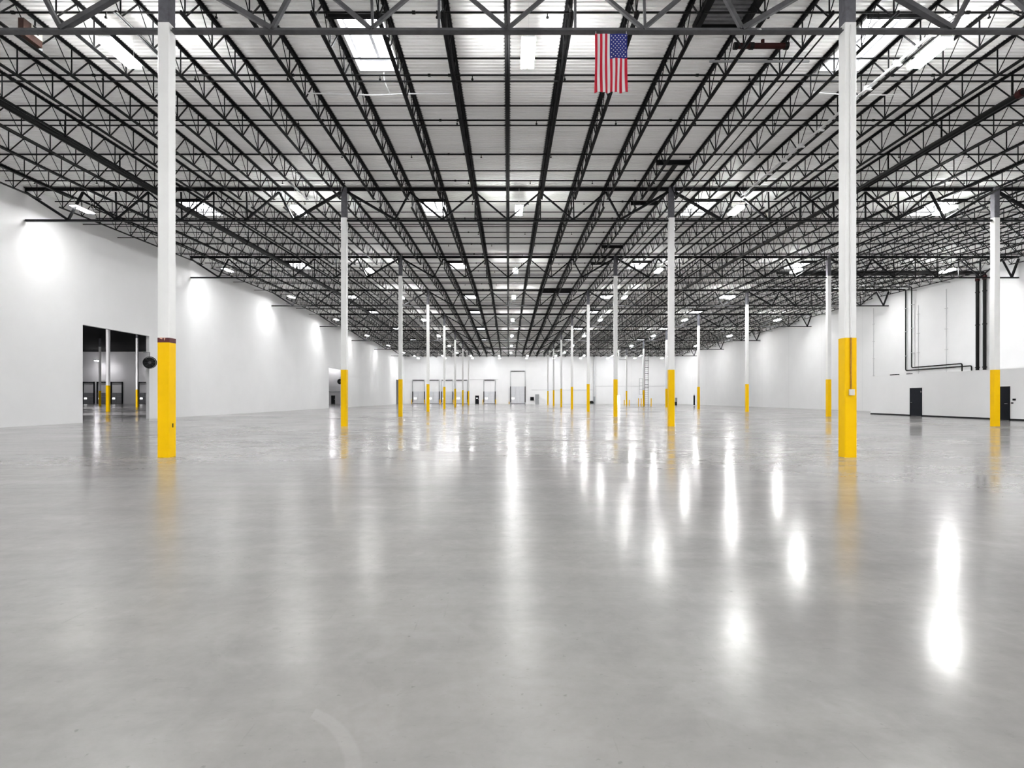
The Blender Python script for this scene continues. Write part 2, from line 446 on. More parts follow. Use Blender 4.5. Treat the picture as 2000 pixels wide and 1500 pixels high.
# ---- skylights
def skylight(i, s):
    x0, x1, y0, y1 = s
    xc, yc = (x0 + x1) / 2, (y0 + y1) / 2
    z = roof_z(yc)
    slope = (roof_z(y1) - roof_z(y0)) / (y1 - y0)
    r = struct_root('window_%d' % i, (xc, yc, z))
    hx, hy, t, H = (x1 - x0) / 2, (y1 - y0) / 2, 0.05, 0.34
    def ring(mb, hx0, hy0, hx1, hy1, za, zb):
        o = len(mb.v)
        for (hx_, hy_) in ((hx0, hy0), (hx1, hy1)):
            for zz in (za, zb):
                mb.v += [(-hx_, -hy_, zz), (hx_, -hy_, zz), (hx_, hy_, zz), (-hx_, hy_, zz)]
        for a in range(4):
            b = (a + 1) % 4
            for f in ((a, b, 4 + b, 4 + a), (8 + b, 8 + a, 12 + a, 12 + b), (a, 8 + a, 8 + b, b), (4 + b, 12 + b, 12 + a, 4 + a)):
                mb.f.append(tuple(q + o for q in f)); mb.m.append(0)
        return mb
    obj('curb', ring(MB(), hx + 0.03, hy + 0.08, hx - 0.03, hy - 0.03, -0.03, H), M['frame'], r)
    obj('frame', ring(MB(), hx - 0.03, hy - 0.03, hx - 0.09, hy - 0.09, H - 0.06, H - 0.02), M['lightgrey'], r)
    obj('mullion', MB().box(-0.045, 0.045, -hy + 0.09, hy - 0.09, H - 0.07, H - 0.03), M['lightgrey'], r)
    p = MB(); nx, ny = 6, 8
    vs = [((-1 + 2 * a / nx) * (hx), (-1 + 2 * b / ny) * (hy), H + 0.16 * (1 - (-1 + 2 * a / nx) ** 2) * (1 - (-1 + 2 * b / ny) ** 2)) for b in range(ny + 1) for a in range(nx + 1)]
    p.add(vs, [(b * (nx + 1) + a, b * (nx + 1) + a + 1, (b + 1) * (nx + 1) + a + 1, (b + 1) * (nx + 1) + a) for b in range(ny) for a in range(nx)])
    obj('pane', p, M['dome'], r)
    obj('header', MB().box(-JX / 2 + 0.03, JX / 2 - 0.03, -hy - 0.17, -hy - 0.09, -0.16, -0.01), M['girder'], r, label='dark steel header angle at the near edge')
for i, s in enumerate(SKYL): skylight(i + 1, s)

# ---- office block along the right wall
OX, OY0, OY1, OZ = 29.4, 12.0, 45.9, 3.05
obj('wall_office', MB().box(OX, WR - 0.002, OY0, OY1, 0.0, OZ), M['wall'], kind='structure')
for a, b in ((OY0, 33.12), (34.02, 40.17), (41.38, OY1)):
    obj('baseboard_office', MB().box(OX - 0.015, OX, a, b, 0.0, 0.10), M['black'], kind='structure')
obj('trim_office', MB().box(OX - 0.012, OX, OY0, OY1, OZ - 0.06, OZ), M['white'], kind='structure')
def office_door(i, y0, y1, h, lever_far, name):
    r = struct_root(name, (OX, (y0 + y1) / 2, 0))
    w = (y1 - y0) / 2
    fr = MB().add([], [])
    prof = [(-w, 0), (-w, h), (w, h), (w, 0), (w - 0.05, 0), (w - 0.05, h - 0.05), (-w + 0.05, h - 0.05), (-w + 0.05, 0)]
    vs = [(-0.045, p[0], p[1]) for p in prof] + [(0.0, p[0], p[1]) for p in prof]
    fs = [(0, 1, 6, 7), (1, 2, 5, 6), (2, 3, 4, 5)] + [(j, (j + 1) % 8, 8 + (j + 1) % 8, 8 + j) for j in range(8)]
    fr.add(vs, fs)
    obj('door_frame', fr, M['navy'], r)
    leaf = obj('door_leaf', MB().box(-0.03, 0.0, -w + 0.05, w - 0.05, 0.01, h - 0.05), M['navy'], r)
    s = 1 if lever_far else -1
    lv = MB(); lv.tube([(-0.03, s * (w - 0.16), 0.98), (-0.08, s * (w - 0.16), 0.98), (-0.085, s * (w - 0.28), 0.98)], 0.014, 8)
    obj('lever_handle', lv, M['steel'], leaf)
    obj('kick_hinge', MB().box(-0.05, -0.03, -s * (w - 0.05) - 0.02, -s * (w - 0.05) + 0.02, 1.7, 1.82), M['steel'], leaf)
    return r
office_door(1, 40.18, 41.36, 2.04, True, 'door_1')
office_door(2, 33.13, 34.0, 2.00, False, 'door_2')

# ---- dock doors on the far wall
def dock_door(num, x0, x1, h_panel, h_track, rows, cols, dark=False, bright=True):
    r = struct_root('door_%d' % num, ((x0 + x1) / 2, WF, 0))
    w = (x1 - x0) / 2
    tm = M['black'] if dark else M['grey']
    tw = 0.22 if dark else 0.07
    for s in (-1, 1):
        obj('track', MB().box(s * w - tw / 2, s * w + tw / 2, -0.16, -0.0, 0.0, h_track), tm, r)
        obj('track_guard', MB().box(s * w - 0.08, s * w + 0.08, -0.2, -0.005, 0.35, h_panel), M['black'] if dark else M['girder'], r)
    obj('spring_shaft', MB().rod((-w + 0.12, -0.2, h_track - 0.12), (w - 0.12, -0.2, h_track - 0.12), 0.10 if dark else 0.075, 10), M['black'] if dark else M['girder'], r)
    obj('threshold', MB().box(-w, w, -0.14, -0.0, 0.0, 0.09), M['black'], r)
    ph, pw = (h_panel - 0.1) / rows, 2 * (w - 0.09) / cols
    pm = M['grey'] if dark else M['dockpanel']
    for a in range(rows):
        for c in range(cols):
            xa = -w + 0.09 + c * pw
            obj('panel', MB().box(xa + 0.02, xa + pw - 0.02, -0.10, -0.05, 0.1 + a * ph + 0.012, 0.1 + (a + 1) * ph - 0.012), pm, r)
    if bright:
        xa = -w + 0.28
        obj('vision_pane', MB().box(xa, xa + 0.55, -0.115, -0.10, 1.02, 1.34), M['litpane'], r)
    return r
DOCKS = [(-20.7, -18.15), (-17.45, -14.95), (-14.45, -12.0), (-11.4, -8.85), (-5.32, -2.85)]
n = 3
for a, b in DOCKS:
    dock_door(n, a, b, 2.70, 5.25, 4, 2); n += 1
dock_door(n, 0.45, 3.62, 3.80, 7.2, 5, 3); n += 1
for a, b in ((-92.0, -89.6), (-88.9, -86.7), (-85.9, -83.5), (-79.95, -77.6), (-75.5, -73.2)):
    dock_door(n, a, b, 2.4, 4.8, 3, 2, dark=True); n += 1
def far_door(num, x0, x1, h, m, pane=False):
    r = struct_root('door_%d' % num, ((x0 + x1) / 2, WF, 0)); w = (x1 - x0) / 2
    obj('door_leaf', MB().box(-w, w, -0.06, 0.0, 0.0, h), m, r)
    obj('door_handle', MB().box(w - 0.14, w - 0.06, -0.11, -0.06, 0.95, 1.05), M['steel'], r)
    if pane: obj('door_pane', MB().box(-0.16, 0.14, -0.07, -0.06, 1.15, 1.32), M['litpane'], r)
far_door(n, -7.2, -6.38, 1.83, M['black'], True); n += 1
far_door(n, 5.8, 6.62, 2.08, M['grey']); n += 1
far_door(n, -38.35, -37.5, 1.85, M['black']); n += 1
# open exit doorway letting daylight in
r = struct_root('door_%d' % n, ((EXIT[0] + EXIT[1]) / 2, WF, 0)); w = (EXIT[1] - EXIT[0]) / 2
for s in (-1, 1): obj('door_jamb', MB().box(s * w - 0.04, s * w + 0.04, -0.05, 0.26, 0, EXIT[3] + 0.04), M['grey'], r)
obj('door_head', MB().box(-w + 0.04, w - 0.04, -0.05, 0.26, EXIT[3] - 0.04, EXIT[3] + 0.04), M['grey'], r)

# ================================================================== COLUMNS
CW = 0.256
def column(k, j, label, group='square steel columns', x=None, y=None, zt=None, chord=None, yellow_h=2.63, extra=None):
    x = COLX[j] if x is None else x
    y = row_y(k) if y is None else y
    zt = ZR[k] - 0.06 if zt is None else zt
    chord = ZR[k] - 1.47 if chord is None else chord
    t = thing('steel_column', label, 'column', (x, y, 0), group)
    h = CW / 2; b = 0.012
    yt = yellow_h
    ob = obj('yellow_base', MB().bevbox(-h - 0.004, h + 0.004, -h - 0.004, h + 0.004, 0.0, yt, b), M['yellow'], t)
    obj('shaft', MB().bevbox(-h, h, -h, h, yt + 0.0, chord, b), M['column'], t)
    obj('column_head', MB().bevbox(-h + 0.004, h - 0.004, -h + 0.004, h - 0.004, chord, zt, b), M['primer'], t, label='unpainted dark grey column head')
    return t
COLNAME = ['left column line', 'middle column line', 'outer right column line']
for k in range(1, 9):
    for j in range(3):
        if k == 1 and j == 2: continue
        if k == 1 and j == 0:
            t = column(k, j, 'nearest white column on the left, yellow base topped by a maroon band', yellow_h=2.55)
            h = CW / 2 + 0.006
            obj('maroon_band', MB().bevbox(-h, h, -h, h, 2.55, 2.655, 0.012), M['maroon'], t)
            cp = MB(); yy = -h - 0.002
            cp.add([(-0.09, yy, 2.657), (-0.005, yy, 2.657), (-0.02, yy, 2.62), (-0.06, yy, 2.63), (-0.09, yy - 0.004, 2.657), (-0.005, yy - 0.004, 2.657), (-0.02, yy - 0.004, 2.62), (-0.06, yy - 0.004, 2.63)],
                   [(0, 3, 2, 1), (4, 5, 6, 7), (0, 1, 5, 4), (1, 2, 6, 5), (2, 3, 7, 6), (3, 0, 4, 7)])
            obj('paint_chip', cp, M['chip'], t)
            cp = MB().add([(0.015, yy, 2.657), (0.055, yy, 2.657), (0.03, yy, 2.59), (0.015, yy - 0.004, 2.657), (0.055, yy - 0.004, 2.657), (0.03, yy - 0.004, 2.59)],
                          [(0, 2, 1), (3, 4, 5), (0, 1, 4, 3), (1, 2, 5, 4), (2, 0, 3, 5)])
            obj('paint_chip', cp, M['chip'], t)
            obj('bolt_hole', MB().box(h + 0.0005, h + 0.004, -0.02, 0.02, 0.66, 0.75), M['black'], t)
        elif k == 1 and j == 1:
            t = column(k, j, 'nearest white column on the right, yellow base with conduit and outlet box', yellow_h=2.655)
            yf = -CW / 2 - 0.02
            obj('conduit', MB().rod((-0.01, yf, 2.655), (-0.01, yf, 9.58), 0.018, 8), M['column'], t, label='slim white vertical conduit')
            obj('conduit', MB().rod((-0.01, yf, 1.50), (-0.01, yf, 2.655), 0.018, 8), M['ochre'], t, label='lower conduit in worn ochre yellow')
            obj('outlet_box', MB().bevbox(-0.055, 0.055, -CW / 2 - 0.065, -CW / 2 - 0.005, 1.38, 1.51, 0.01), M['cream'], t, label='small pale outlet box')
        else:
            nm = 'column, %s in the %s counted from the camera' % (ORD[k if j < 2 else k - 1], COLNAME[j])
            column(k, j, 'white square steel ' + nm)
ANX = [(-38.1, 4), (-53.35, 6), (-68.6, 7), (-68.6, 8), (-53.35, 7)]
ANL = ['widest white column seen inside the dark doorway at left', 'white column at right inside the dark doorway at left', 'thin white column at left inside the dark doorway',
       'far white column deep inside the dark annex', 'white column in the dark annex behind the right hand one']
for (x, k), l in zip(ANX, ANL):
    column(k, 0, l, 'columns inside the dark annex', x=x, zt=11.3, chord=9.9, yellow_h=2.5)

# ================================================================== GIRDERS
def dbl_angle(w, h, t, g=0.0):
    """double angle, legs out at the bottom (inverted tee with a gap drawn as one profile)"""
    return [(-w / 2, 0), (w / 2, 0), (w / 2, t), (t + g / 2, t), (t + g / 2, h), (-t - g / 2, h), (-t - g / 2, t), (-w / 2, t)]
BAYS = [(joist_x(-15), COLX[0], 'between left wall and left column line', WL + 0.01, COLX[0] - CW / 2),
        (COLX[0], COLX[1], 'between the left and middle column lines', COLX[0] + CW / 2, COLX[1] - CW / 2),
        (COLX[1], COLX[2], 'between the middle and outer right column lines', COLX[1] + CW / 2, COLX[2] - CW / 2),
        (COLX[2], joist_x(25), 'between outer right column line and right wall', COLX[2] + CW / 2, WR - 0.01)]
for k in range(1, 9):
    for bi, (bx0, bx1, bn, cx0, cx1) in enumerate(BAYS):
        y = row_y(k)
        zt = -0.17; zb = -1.62
        t = thing('roof_girder', '%s truss girder %s, %s row from camera' % ('dark grey' if k == 1 else 'black', bn, ORD[k]), 'girder', (bx0, y, ZR[k]), 'steel truss girders')
        P = (bx1 - bx0) / 10.0
        gm = M['greygirder'] if k == 1 else M['girder']  # nearest row lightened; its exposure lift is put into the colour
        a0, a1 = cx0 - bx0, cx1 - bx0
        top = [(p[0], -p[1] + 0.13) for p in dbl_angle(0.19, 0.14, 0.02)]
        obj('top_chord', MB().sweep(top, (a0, 0, zt - 0.02), (a1, 0, zt - 0.02)), gm, t)
        obj('bottom_chord', MB().sweep(dbl_angle(0.17, 0.10, 0.016), (a0, 0, zb - 0.0), (a1, 0, zb)), gm, t)
        tn = [0, 2, 4, 6, 8, 10]; bn_ = [1.55, 3, 5, 7, 8.45]
        for q in range(5):
            for a, b in ((tn[q], bn_[q]), (tn[q + 1], bn_[q])):
                xa = min(max(a * P, a0 + 0.02), a1 - 0.02)
                heavy = (a in (0, 10))
                ww = 0.13 if heavy else (0.10 if a in (2, 8) else 0.085)
                obj('web_member', MB().bar((xa, 0, zt - 0.08), (b * P, 0, zb + 0.08), ww, ww * 0.8), gm, t)
        for q in (3, 4, 5, 6, 7):
            obj('web_strut', MB().bar((q * P + (0.04 if q % 2 else 0.0), 0, zb + 0.08), (q * P, 0, zt - 0.08), 0.055, 0.055, up=(0, 1, 0)), gm, t)

# ================================================================== JOISTS
def joist_meshes(k):
    y0, y1 = 0.12, D - 0.12
    if k == 8: y1 = WF - row_y(8) - 0.01
    dz = (ZR[k + 1] - ZR[k]) / D
    z = lambda y, h: dz * y + h
    tp = MB().sweep([(-0.075, 0.055), (-0.075, 0.047), (-0.02, 0.047), (-0.02, 0.0), (0.02, 0.0), (0.02, 0.047), (0.075, 0.047), (0.075, 0.055)],
                    (0, y0, z(y0, -0.055)), (0, y1, z(y1, -0.055)))
    bt = MB().sweep([(-0.06, 0.0), (-0.012, 0.0), (-0.012, 0.03), (0.012, 0.03), (0.012, 0.0), (0.06, 0.0), (0.06, 0.008), (0.02, 0.012), (0.02, 0.05), (-0.02, 0.05), (-0.02, 0.012), (-0.06, 0.008)],
                    (0, y0 + 0.42, z(y0 + 0.42, -0.80)), (0, y1 - 0.42, z(y1 - 0.42, -0.80)))
    web = MB(); n = 11; p = (y1 - y0) / n
    zt, zb = -0.05, -0.775
    for i in range(n):
        yb = y0 + (i + 0.5) * p
        ya, yc = y0 + i * p, y0 + (i + 1) * p
        web.rod((0, ya, z(ya, zt)), (0, yb, z(yb, zb)), 0.013, 5)
        web.bar((0, yb, z(yb, zb)), (0, yc, z(yc, zt)), 0.034, 0.03)
        web.bar((0, yb - 0.02, z(yb, zb)), (0, yb - 0.02, z(yb, zt)), 0.026, 0.026, up=(0, 1, 0))
    return tp.mesh('top_chord', M['joist']), bt.mesh('bottom_chord', M['joist']), web.mesh('web', M['joist'])
for k in range(1, 9):
    m1, m2, m3 = joist_meshes(k)
    for nj in range(-14, 24):
        pos = 'on the centre line' if nj == 0 else '%s %s of the centre joist' % (ORD[abs(nj)], 'left' if nj < 0 else 'right')
        end = 'between %s and %s girder rows' % (ORD[k], ORD[k + 1]) if k < 8 else 'between eighth girder row and far wall'
        t = thing('roof_joist', 'black roof joist, %s, %s' % (pos, end), 'joist', (joist_x(nj), row_y(k), ZR[k]), 'open web roof joists')
        put('top_chord', m1, t); put('bottom_chord', m2, t); put('web', m3, t, kind='stuff')

# ---- bridging angles and sprinkler lines, running across the hall
sh = 0.0
for k in range(1, 9):
    br = MB().box(WL, WR, -0.018, 0.018, -0.018, 0.018).mesh('bridging_angle', M['joist'])
    for q, off in enumerate((3.54, 6.19, 10.0)):
        y = row_y(k) + off
        if y > WF - 0.5: continue
        z = roof_z(y)
        t = thing('joist_bridging', 'thin black bridging, %s of three in the bay beyond the %s girder row' % (ORD[q + 1], ORD[k]), 'bridging', (0, y, z), 'joist bridging lines')
        put('bridging_angle', br, t, (0, 0, -0.085)); put('bridging_angle', br, t, (0, 0.05, -0.715))
head = MB().rod((0, 0, -0.02), (0, 0, -0.11), 0.014, 6)
head.add([(0.035 * math.cos(a * PI / 3), 0.035 * math.sin(a * PI / 3), -0.11) for a in range(6)] + [(0.035 * math.cos(a * PI / 3), 0.035 * math.sin(a * PI / 3), -0.14) for a in range(6)],
         [(5, 4, 3, 2, 1, 0), (6, 7, 8, 9, 10, 11)] + [(a, (a + 1) % 6, 6 + (a + 1) % 6, 6 + a) for a in range(6)])
head_me = head.mesh('sprinkler_head', M['pipe'])
coup_me = MB().rod((-0.04, 0, 0), (0.04, 0, 0), 0.043, 8).mesh('coupling', M['pipe'])
pipe_me = MB().rod((WL + 0.3, 0, 0), (WR - 0.3, 0, 0), 0.026, 8).mesh('pipe_run', M['pipe'])
for k in range(1, 9):
    for q in range(5):
        y = row_y(k) + 1.37 + 2.743 * q
        if y > WF - 0.5: continue
        z = roof_z(y) - 0.24
        t = thing('sprinkler_line', 'black sprinkler pipe, %s of five in the bay beyond the %s girder row' % (ORD[q + 1], ORD[k]), 'pipe', (0, y, z), 'sprinkler branch lines')
        put('pipe_run', pipe_me, t)
        if k <= 3:
            x = WL + 1.6 + 0.7 * (q % 2)
            while x < WR - 1:
                put('sprinkler_head', head_me, t, (x, 0, 0)); x += 2.74
            for x in (-18.0, -12.3, -6.4, -2.35, -1.75, 5.6, 11.4, 12.6, 19.5, 26.0):
                put('coupling', coup_me, t, (x, 0, 0))
def main_pipe(x, lab):
    ys = [1.5] + [row_y(k) for k in range(1, 9)] + [120.0]
    t = thing('sprinkler_main', lab, 'pipe', (x, 0, 0), 'sprinkler mains')
    obj('main_run', MB().tube([(0, y, roof_z(y) - 0.93) for y in ys], 0.095, 10), M['pipe'], t)
    for k in range(1, 9):
        for q in range(5):
            y = row_y(k) + 1.37 + 2.743 * q
            if y < 119: obj('riser_nipple', MB().rod((0, y, roof_z(y) - 0.9), (0, y, roof_z(y) - 0.24), 0.03, 6), M['pipe'], t)
    for y in (19.4 - 2.9, 33.0, 47.0):
        obj('main_coupling', MB().rod((0, y - 0.08, roof_z(y) - 0.93), (0, y + 0.08, roof_z(y) - 0.93), 0.125, 10), M['redpipe'] if y < 20 else M['pipe'], t)
main_pipe(-15.30, 'thick black sprinkler main running away under the joists at left')
main_pipe(14.95, 'thick black sprinkler main running away under the joists at right')

# ================================================================== LAMPS
def lamp_meshes(lens, depth=0.105):
    hs = MB()
    hs.add([(-0.175, -0.60, 0.0), (0.175, -0.60, 0.0), (0.175, 0.60, 0.0), (-0.175, 0.60, 0.0), (-0.12, -0.58, 0.06), (0.12, -0.58, 0.06), (0.12, 0.58, 0.06), (-0.12, 0.58, 0.06)],
           [(3, 2, 1, 0), (4, 5, 6, 7), (0, 1, 5, 4), (1, 2, 6, 5), (2, 3, 7, 6), (3, 0, 4, 7)])
    ln = MB().box(-0.075, 0.075, -0.57, 0.57, -depth, -0.002)
    up = MB().box(-0.05, 0.05, -0.55, 0.55, 0.061, 0.07)  # glowing strip added on the housing to brighten the deck
    return hs.mesh('housing', M['white']), ln.mesh('lens', lens), up.mesh('added_uplight', M['lampup'])
LM = lamp_meshes(M['lamp'])
M['walllamp'] = mat('lit_wall_lamp_lens', (0.9, 0.9, 0.9), 0.4, emit=(1.0, 1.0, 0.995), estr=0.8 * LAMP)
LMW = lamp_meshes(M['walllamp'], 0.012)
LMD = lamp_meshes(M['dimlamp'])
LMK = lamp_meshes(M['docklamp'])
def lamp(x, y, z, label, group, mm=LM, hang=True, uplight=True):
    t = thing('high_bay_light', label, 'light', (x, y, z), group)
    put('housing', mm[0], t)
    for s in (-1, 1): put('lens', mm[1], t, (s * 0.095, 0, 0))
    if uplight: put('added_uplight', mm[2], t)
    if hang:
        top = roof_z(y) - z + 0.0
        for s in (-1, 1):
            obj('hanger_wire', MB().rod((0, s * 0.5, 0.065), (0, s * 0.5, top), 0.004, 4), M['cord'], t)
    return t
LX = [-20.2, -9.95, 0.5, 10.8, 20.7, 31.6]
LN = ['next to the left wall', 'left of the middle aisle', 'in the middle aisle', 'right of the middle aisle', 'near the outer right columns', 'next to the right wall']
LOFF = {-1: 1.5, 0: 1.7, 1: 1.85, 2: 0.45, 3: 0.6, 4: -1.2, 5: -1.1, 6: -0.5, 7: 0.2, 8: 0.5}
for k in range(-1, 9):
    for x, nm in zip(LX, LN):
        y = row_y(k) + LOFF[k]
        z = roof_z(y) - 0.92
        where = 'at the %s girder row' % ORD[k] if k > 0 else 'behind camera, %s row back' % ORD[1 - k]
        lamp(x, y, z, ('lit white linear high bay light %s, %s' if k > 0 else 'high bay light %s, %s') % (nm, where), 'linear high bay lights', mm=LMW if 'left wall' in nm else LM)
x = -18.8; c = 1
while x < 34:
    for y, z, nm in ((113.0, 9.76, 'farther from'), (118.0, 9.62, 'closer to')):
        lamp(x, y, z, 'small lit dock light, %s from the left, in the row %s the far wall' % (ORD[c], nm), 'dock lights by the far wall', mm=LMK, uplight=False)
    x += 5.65; c += 1
for x, y, nm in ((-87.0, 119.6, 'left'), (-75.0, 119.6, 'right'), (-37.5, 120.4, 'lone')):
    lamp(x, y, 9.2, 'dim %s wall washing light inside the dark annex' % nm, 'annex lights', mm=LMD, uplight=False)
for x, y, z, nm in ((-35.0, 42.0, 4.0, 'nearer'), (-56.0, 70.0, 4.0, 'farther')):  # unseen lamps added to brighten the annex columns
    t = thing('added_fill_light', 'added annex fill light on a rod, %s of two, out of sight beside the doorway' % nm, 'light', (x, y, z), 'added annex fill lights')
    obj('fill_body', MB().bevbox(-0.35, 0.35, -0.24, -0.02, -0.25, 0.25, 0.04), M['grey'], t)
    obj('fill_lens', MB().box(-0.3, 0.3, -0.02, 0.0, -0.2, 0.2), M['filllamp'], t)
    obj('drop_rod', MB().rod((0, -0.12, 0.25), (0, -0.12, 11.27 - z), 0.02, 6), M['grey'], t)

# ================================================================== FLAG
def flag():
    x0, x1, z1, z0, yf = 1.93, 2.65, 9.44, 8.13, row_y(1) - 0.06
    nx, nz = 39, 60
    def pos(u, v):
        w = 0.022 * math.sin(u * 15 + v * 2.2) * (0.25 + v) + 0.016 * math.sin(u * 31 - v * 4.5) * v
        sx = 0.010 * math.sin(v * 5.0 + u * 9) * v
        sag = 0.012 * math.sin(u * PI) * (1 - v) * 0.5
        return Vector((x0 + (x1 - x0) * u + sx, yf + w, z1 - (z1 - z0) * v - sag))
    t = thing('flag', 'american flag hanging vertically from the first girder row, stars at upper right', 'flag', (x0, yf, z1))
    off = Vector((x0, yf, z1))
    mb = MB()
    mb.v = [tuple(pos(a / nx, b / nz) - off) for b in range(nz + 1) for a in range(nx + 1)]
    for b in range(nz):
        for a in range(nx):
            mb.f.append((b * (nx + 1) + a, (b + 1) * (nx + 1) + a, (b + 1) * (nx + 1) + a + 1, b * (nx + 1) + a + 1))
            st = a // 3
            mb.m.append(2 if st >= 6 and b < 25 else (0 if st % 2 == 0 else 1))
    o = obj('flag_cloth', mb, [M['flagred'], M['flagwhite'], M['flagblue']], t)
    for p in o.data.polygons: p.use_smooth = True
    sm = o.modifiers.new('thickness', 'SOLIDIFY'); sm.thickness = 0.003
    sb = MB()
    u0, u1, v0, v1 = 6 / 13, 1.0, 0.0, 25 / nz
    for r in range(11):
        for c in range(9):
            if (r + c) % 2: continue
            cu = u0 + (u1 - u0) * (c + 1) / 10; cv = v0 + (v1 - v0) * (r + 1) / 12
            R = 0.0185; pts = [Vector((0, 0, 0))]
            for s in range(10):
                rr = R if s % 2 == 0 else R * 0.42
                an = PI / 2 + s * PI / 5
                pts.append((rr * math.cos(an), rr * math.sin(an)))
            ctr = pos(cu, cv)
            vs = [pos(cu, cv)] + [pos(cu + p[0] / (x1 - x0), cv - p[1] / (z1 - z0)) for p in pts[1:]]
            vs = [v + Vector((0, -0.004, 0)) - off for v in vs]
            sb.add(vs, [(0, 1 + s, 1 + (s + 1) % 10) for s in range(10)])
    obj('stars', sb, M['flagwhite'], t, kind='stuff', label='fifty white printed stars')
    for x in (x0 + 0.02, x1 - 0.02):
        obj('flag_tie', MB().rod((x - x0, 0, -0.01), (x - x0, 0.03, 0.09), 0.005, 5), M['cord'], t)
flag()

# ================================================================== CEILING FURNITURE
def roof_frame(x0, x1, y0, y1, lab, rail=True, dz=-0.14):
    t = thing('equipment_frame', lab, 'frame', ((x0 + x1) / 2, y0, roof_z(y0)), 'dark roof equipment frames')
    w = (x1 - x0) / 2
    for yy in (0.0, y1 - y0):
        z = roof_z(y0 + yy) - roof_z(y0)
        obj('cross_beam', MB().box(-w, w, yy - 0.05, yy + 0.05, z - 0.20, z - 0.005), M['joist'], t)
    if rail:
        z = roof_z(y1) - roof_z(y0)
        obj('rail_beam', MB().bar((0.15, 0.05, -0.10), (0.15, y1 - y0 - 0.05, z - 0.10), 0.12, 0.16), M['joist'], t)
roof_frame(joist_x(4) + 0.08, joist_x(5) - 0.08, 23.4, 28.4, 'dark H shaped roof frame straddling the second girder row near the right column')
roof_frame(joist_x(4) + 0.08, joist_x(5) - 0.08, 37.2, 42.2, 'dark H shaped roof frame straddling the third girder row near the right column')
roof_frame(joist_x(2) + 0.08, joist_x(3) - 0.08, 53.2, 54.6, 'dark roof frame left of two beside the fourth girder row', False)
roof_frame(joist_x(3) + 0.08, joist_x(4) - 0.08, 53.2, 54.6, 'dark roof frame right of two beside the fourth girder row', False)
t = thing('roof_patch', 'dark grey corrugated roof patch framed in black above the flag', 'roof patch', (5.52, 13.6, roof_z(13.6)))
pt = MB(); yy = -0.9
prof = [(0.0, 0.0), (0.085, 0.0), (0.100, 0.034), (0.137, 0.034)]
row = [(yy + i * PITCH + p[0], p[1] - 0.045) for i in range(14) for p in prof]
vs = [(x, y, z) for y, z in row for x in (-0.52, 0.52)]
pt.add(vs, [(2 * i, 2 * i + 1, 2 * i + 3, 2 * i + 2) for i in range(len(row) - 1)])
obj('corrugated_sheet', pt, M['greydeck'], t)
for s in (-1, 1): obj('side_beam', MB().box(s * 0.60 - 0.09, s * 0.60 + 0.09, -0.9, 1.25, -0.16, -0.01), M['joist'], t)
obj('end_beam', MB().box(-0.5, 0.5, 1.2, 1.3, -0.16, -0.01), M['joist'], t)

tag(obj('strut_channel', MB().box(5.55, 8.30, -0.02, 0.02, -0.02, 0.03), M['grey'], loc=(0, 15.6, 10.60)), 'thin grey strut channel hung between joists right of the flag', 'channel')
t = thing('valve_pipe', 'short thick dark red pipe under the joists left of the right column', 'pipe', (6.17, 15.1, 10.72))
obj('pipe_body', MB().rod((-0.1, 0, 0), (1.25, 0, 0), 0.075, 10), M['redpipe'], t)
obj('pipe_valve', MB().rod((0.62, 0, 0.02), (0.62, 0, 0.16), 0.05, 8), M['redpipe'], t)
for x in (-0.1, 0.32, 1.25): obj('pipe_coupling', MB().rod((x - 0.05, 0, 0), (x + 0.05, 0, 0), 0.095, 10), M['pipe'], t)
t = thing('control_box', 'brown wooden box with cream plate on the joist at upper left', 'box', (-12.24, 14.37, 10.395))
obj('box_body', MB().box(0.0, 0.14, -0.26, 0.31, 0.0, 0.42), M['brown'], t)
obj('cream_plate', MB().box(0.14, 0.16, -0.03, 0.29, 0.17, 0.42), M['cream'], t, label='cream plate with black slots')
for a, b, c, d in ((0.00, 0.11, 0.36, 0.41), (0.14, 0.27, 0.35, 0.40), (0.11, 0.16, 0.22, 0.31)):
    obj('plate_slot', MB().box(0.16, 0.165, a, b, c, d), M['black'], t)
obj('box_foot', MB().rod((0, 0.32, 0.03), (0, 0.42, 0.03), 0.06, 10), M['grey'], t)

# cables strung between joists
def cable(pts, r, m, lab, n=6):
    p = fillet(pts, 0.12, 4) if len(pts) > 2 else pts
    tag(obj('cable', MB().tube(p, r, n), m), lab, 'cable', 'roof cables')
cable([(-6.2, 17.25, 10.62), (-4.0, 17.3, 10.58), (-3.2, 17.3, 10.63), (-1.6, 17.25, 10.60)], 0.02, M['cord'], 'white cable strung across the joists just beyond the nearest left skylight')
cable([(-3.72, 16.9, 11.05), (-3.74, 17.0, 10.85), (-3.62, 17.25, 10.62)], 0.014, M['cord'], 'white cord dangling from the nearest left skylight to a cable')
cable([(9.2, 17.2, 10.62), (10.6, 17.25, 10.55), (12.0, 17.3, 10.60)], 0.016, M['cord'], 'white cable strung across the joists below the nearest right skylight')
cable([(5.55, 12.75, 9.62), (5.6, 12.5, 9.48), (5.8, 13.3, 9.9), (6.2, 13.7, 10.30)], 0.014, M['cord'], 'white cord looping off the first girder row right of the flag')
t_pts = [(7.9, 12.9, 10.45)] + [(7.9, y, roof_z(y) - 0.86) for y in (20, 26.3, 34, 40, 53.8, 66)]
cable(t_pts, 0.022, M['pipe'], 'slim dark cable running away under the joists beside the middle columns')

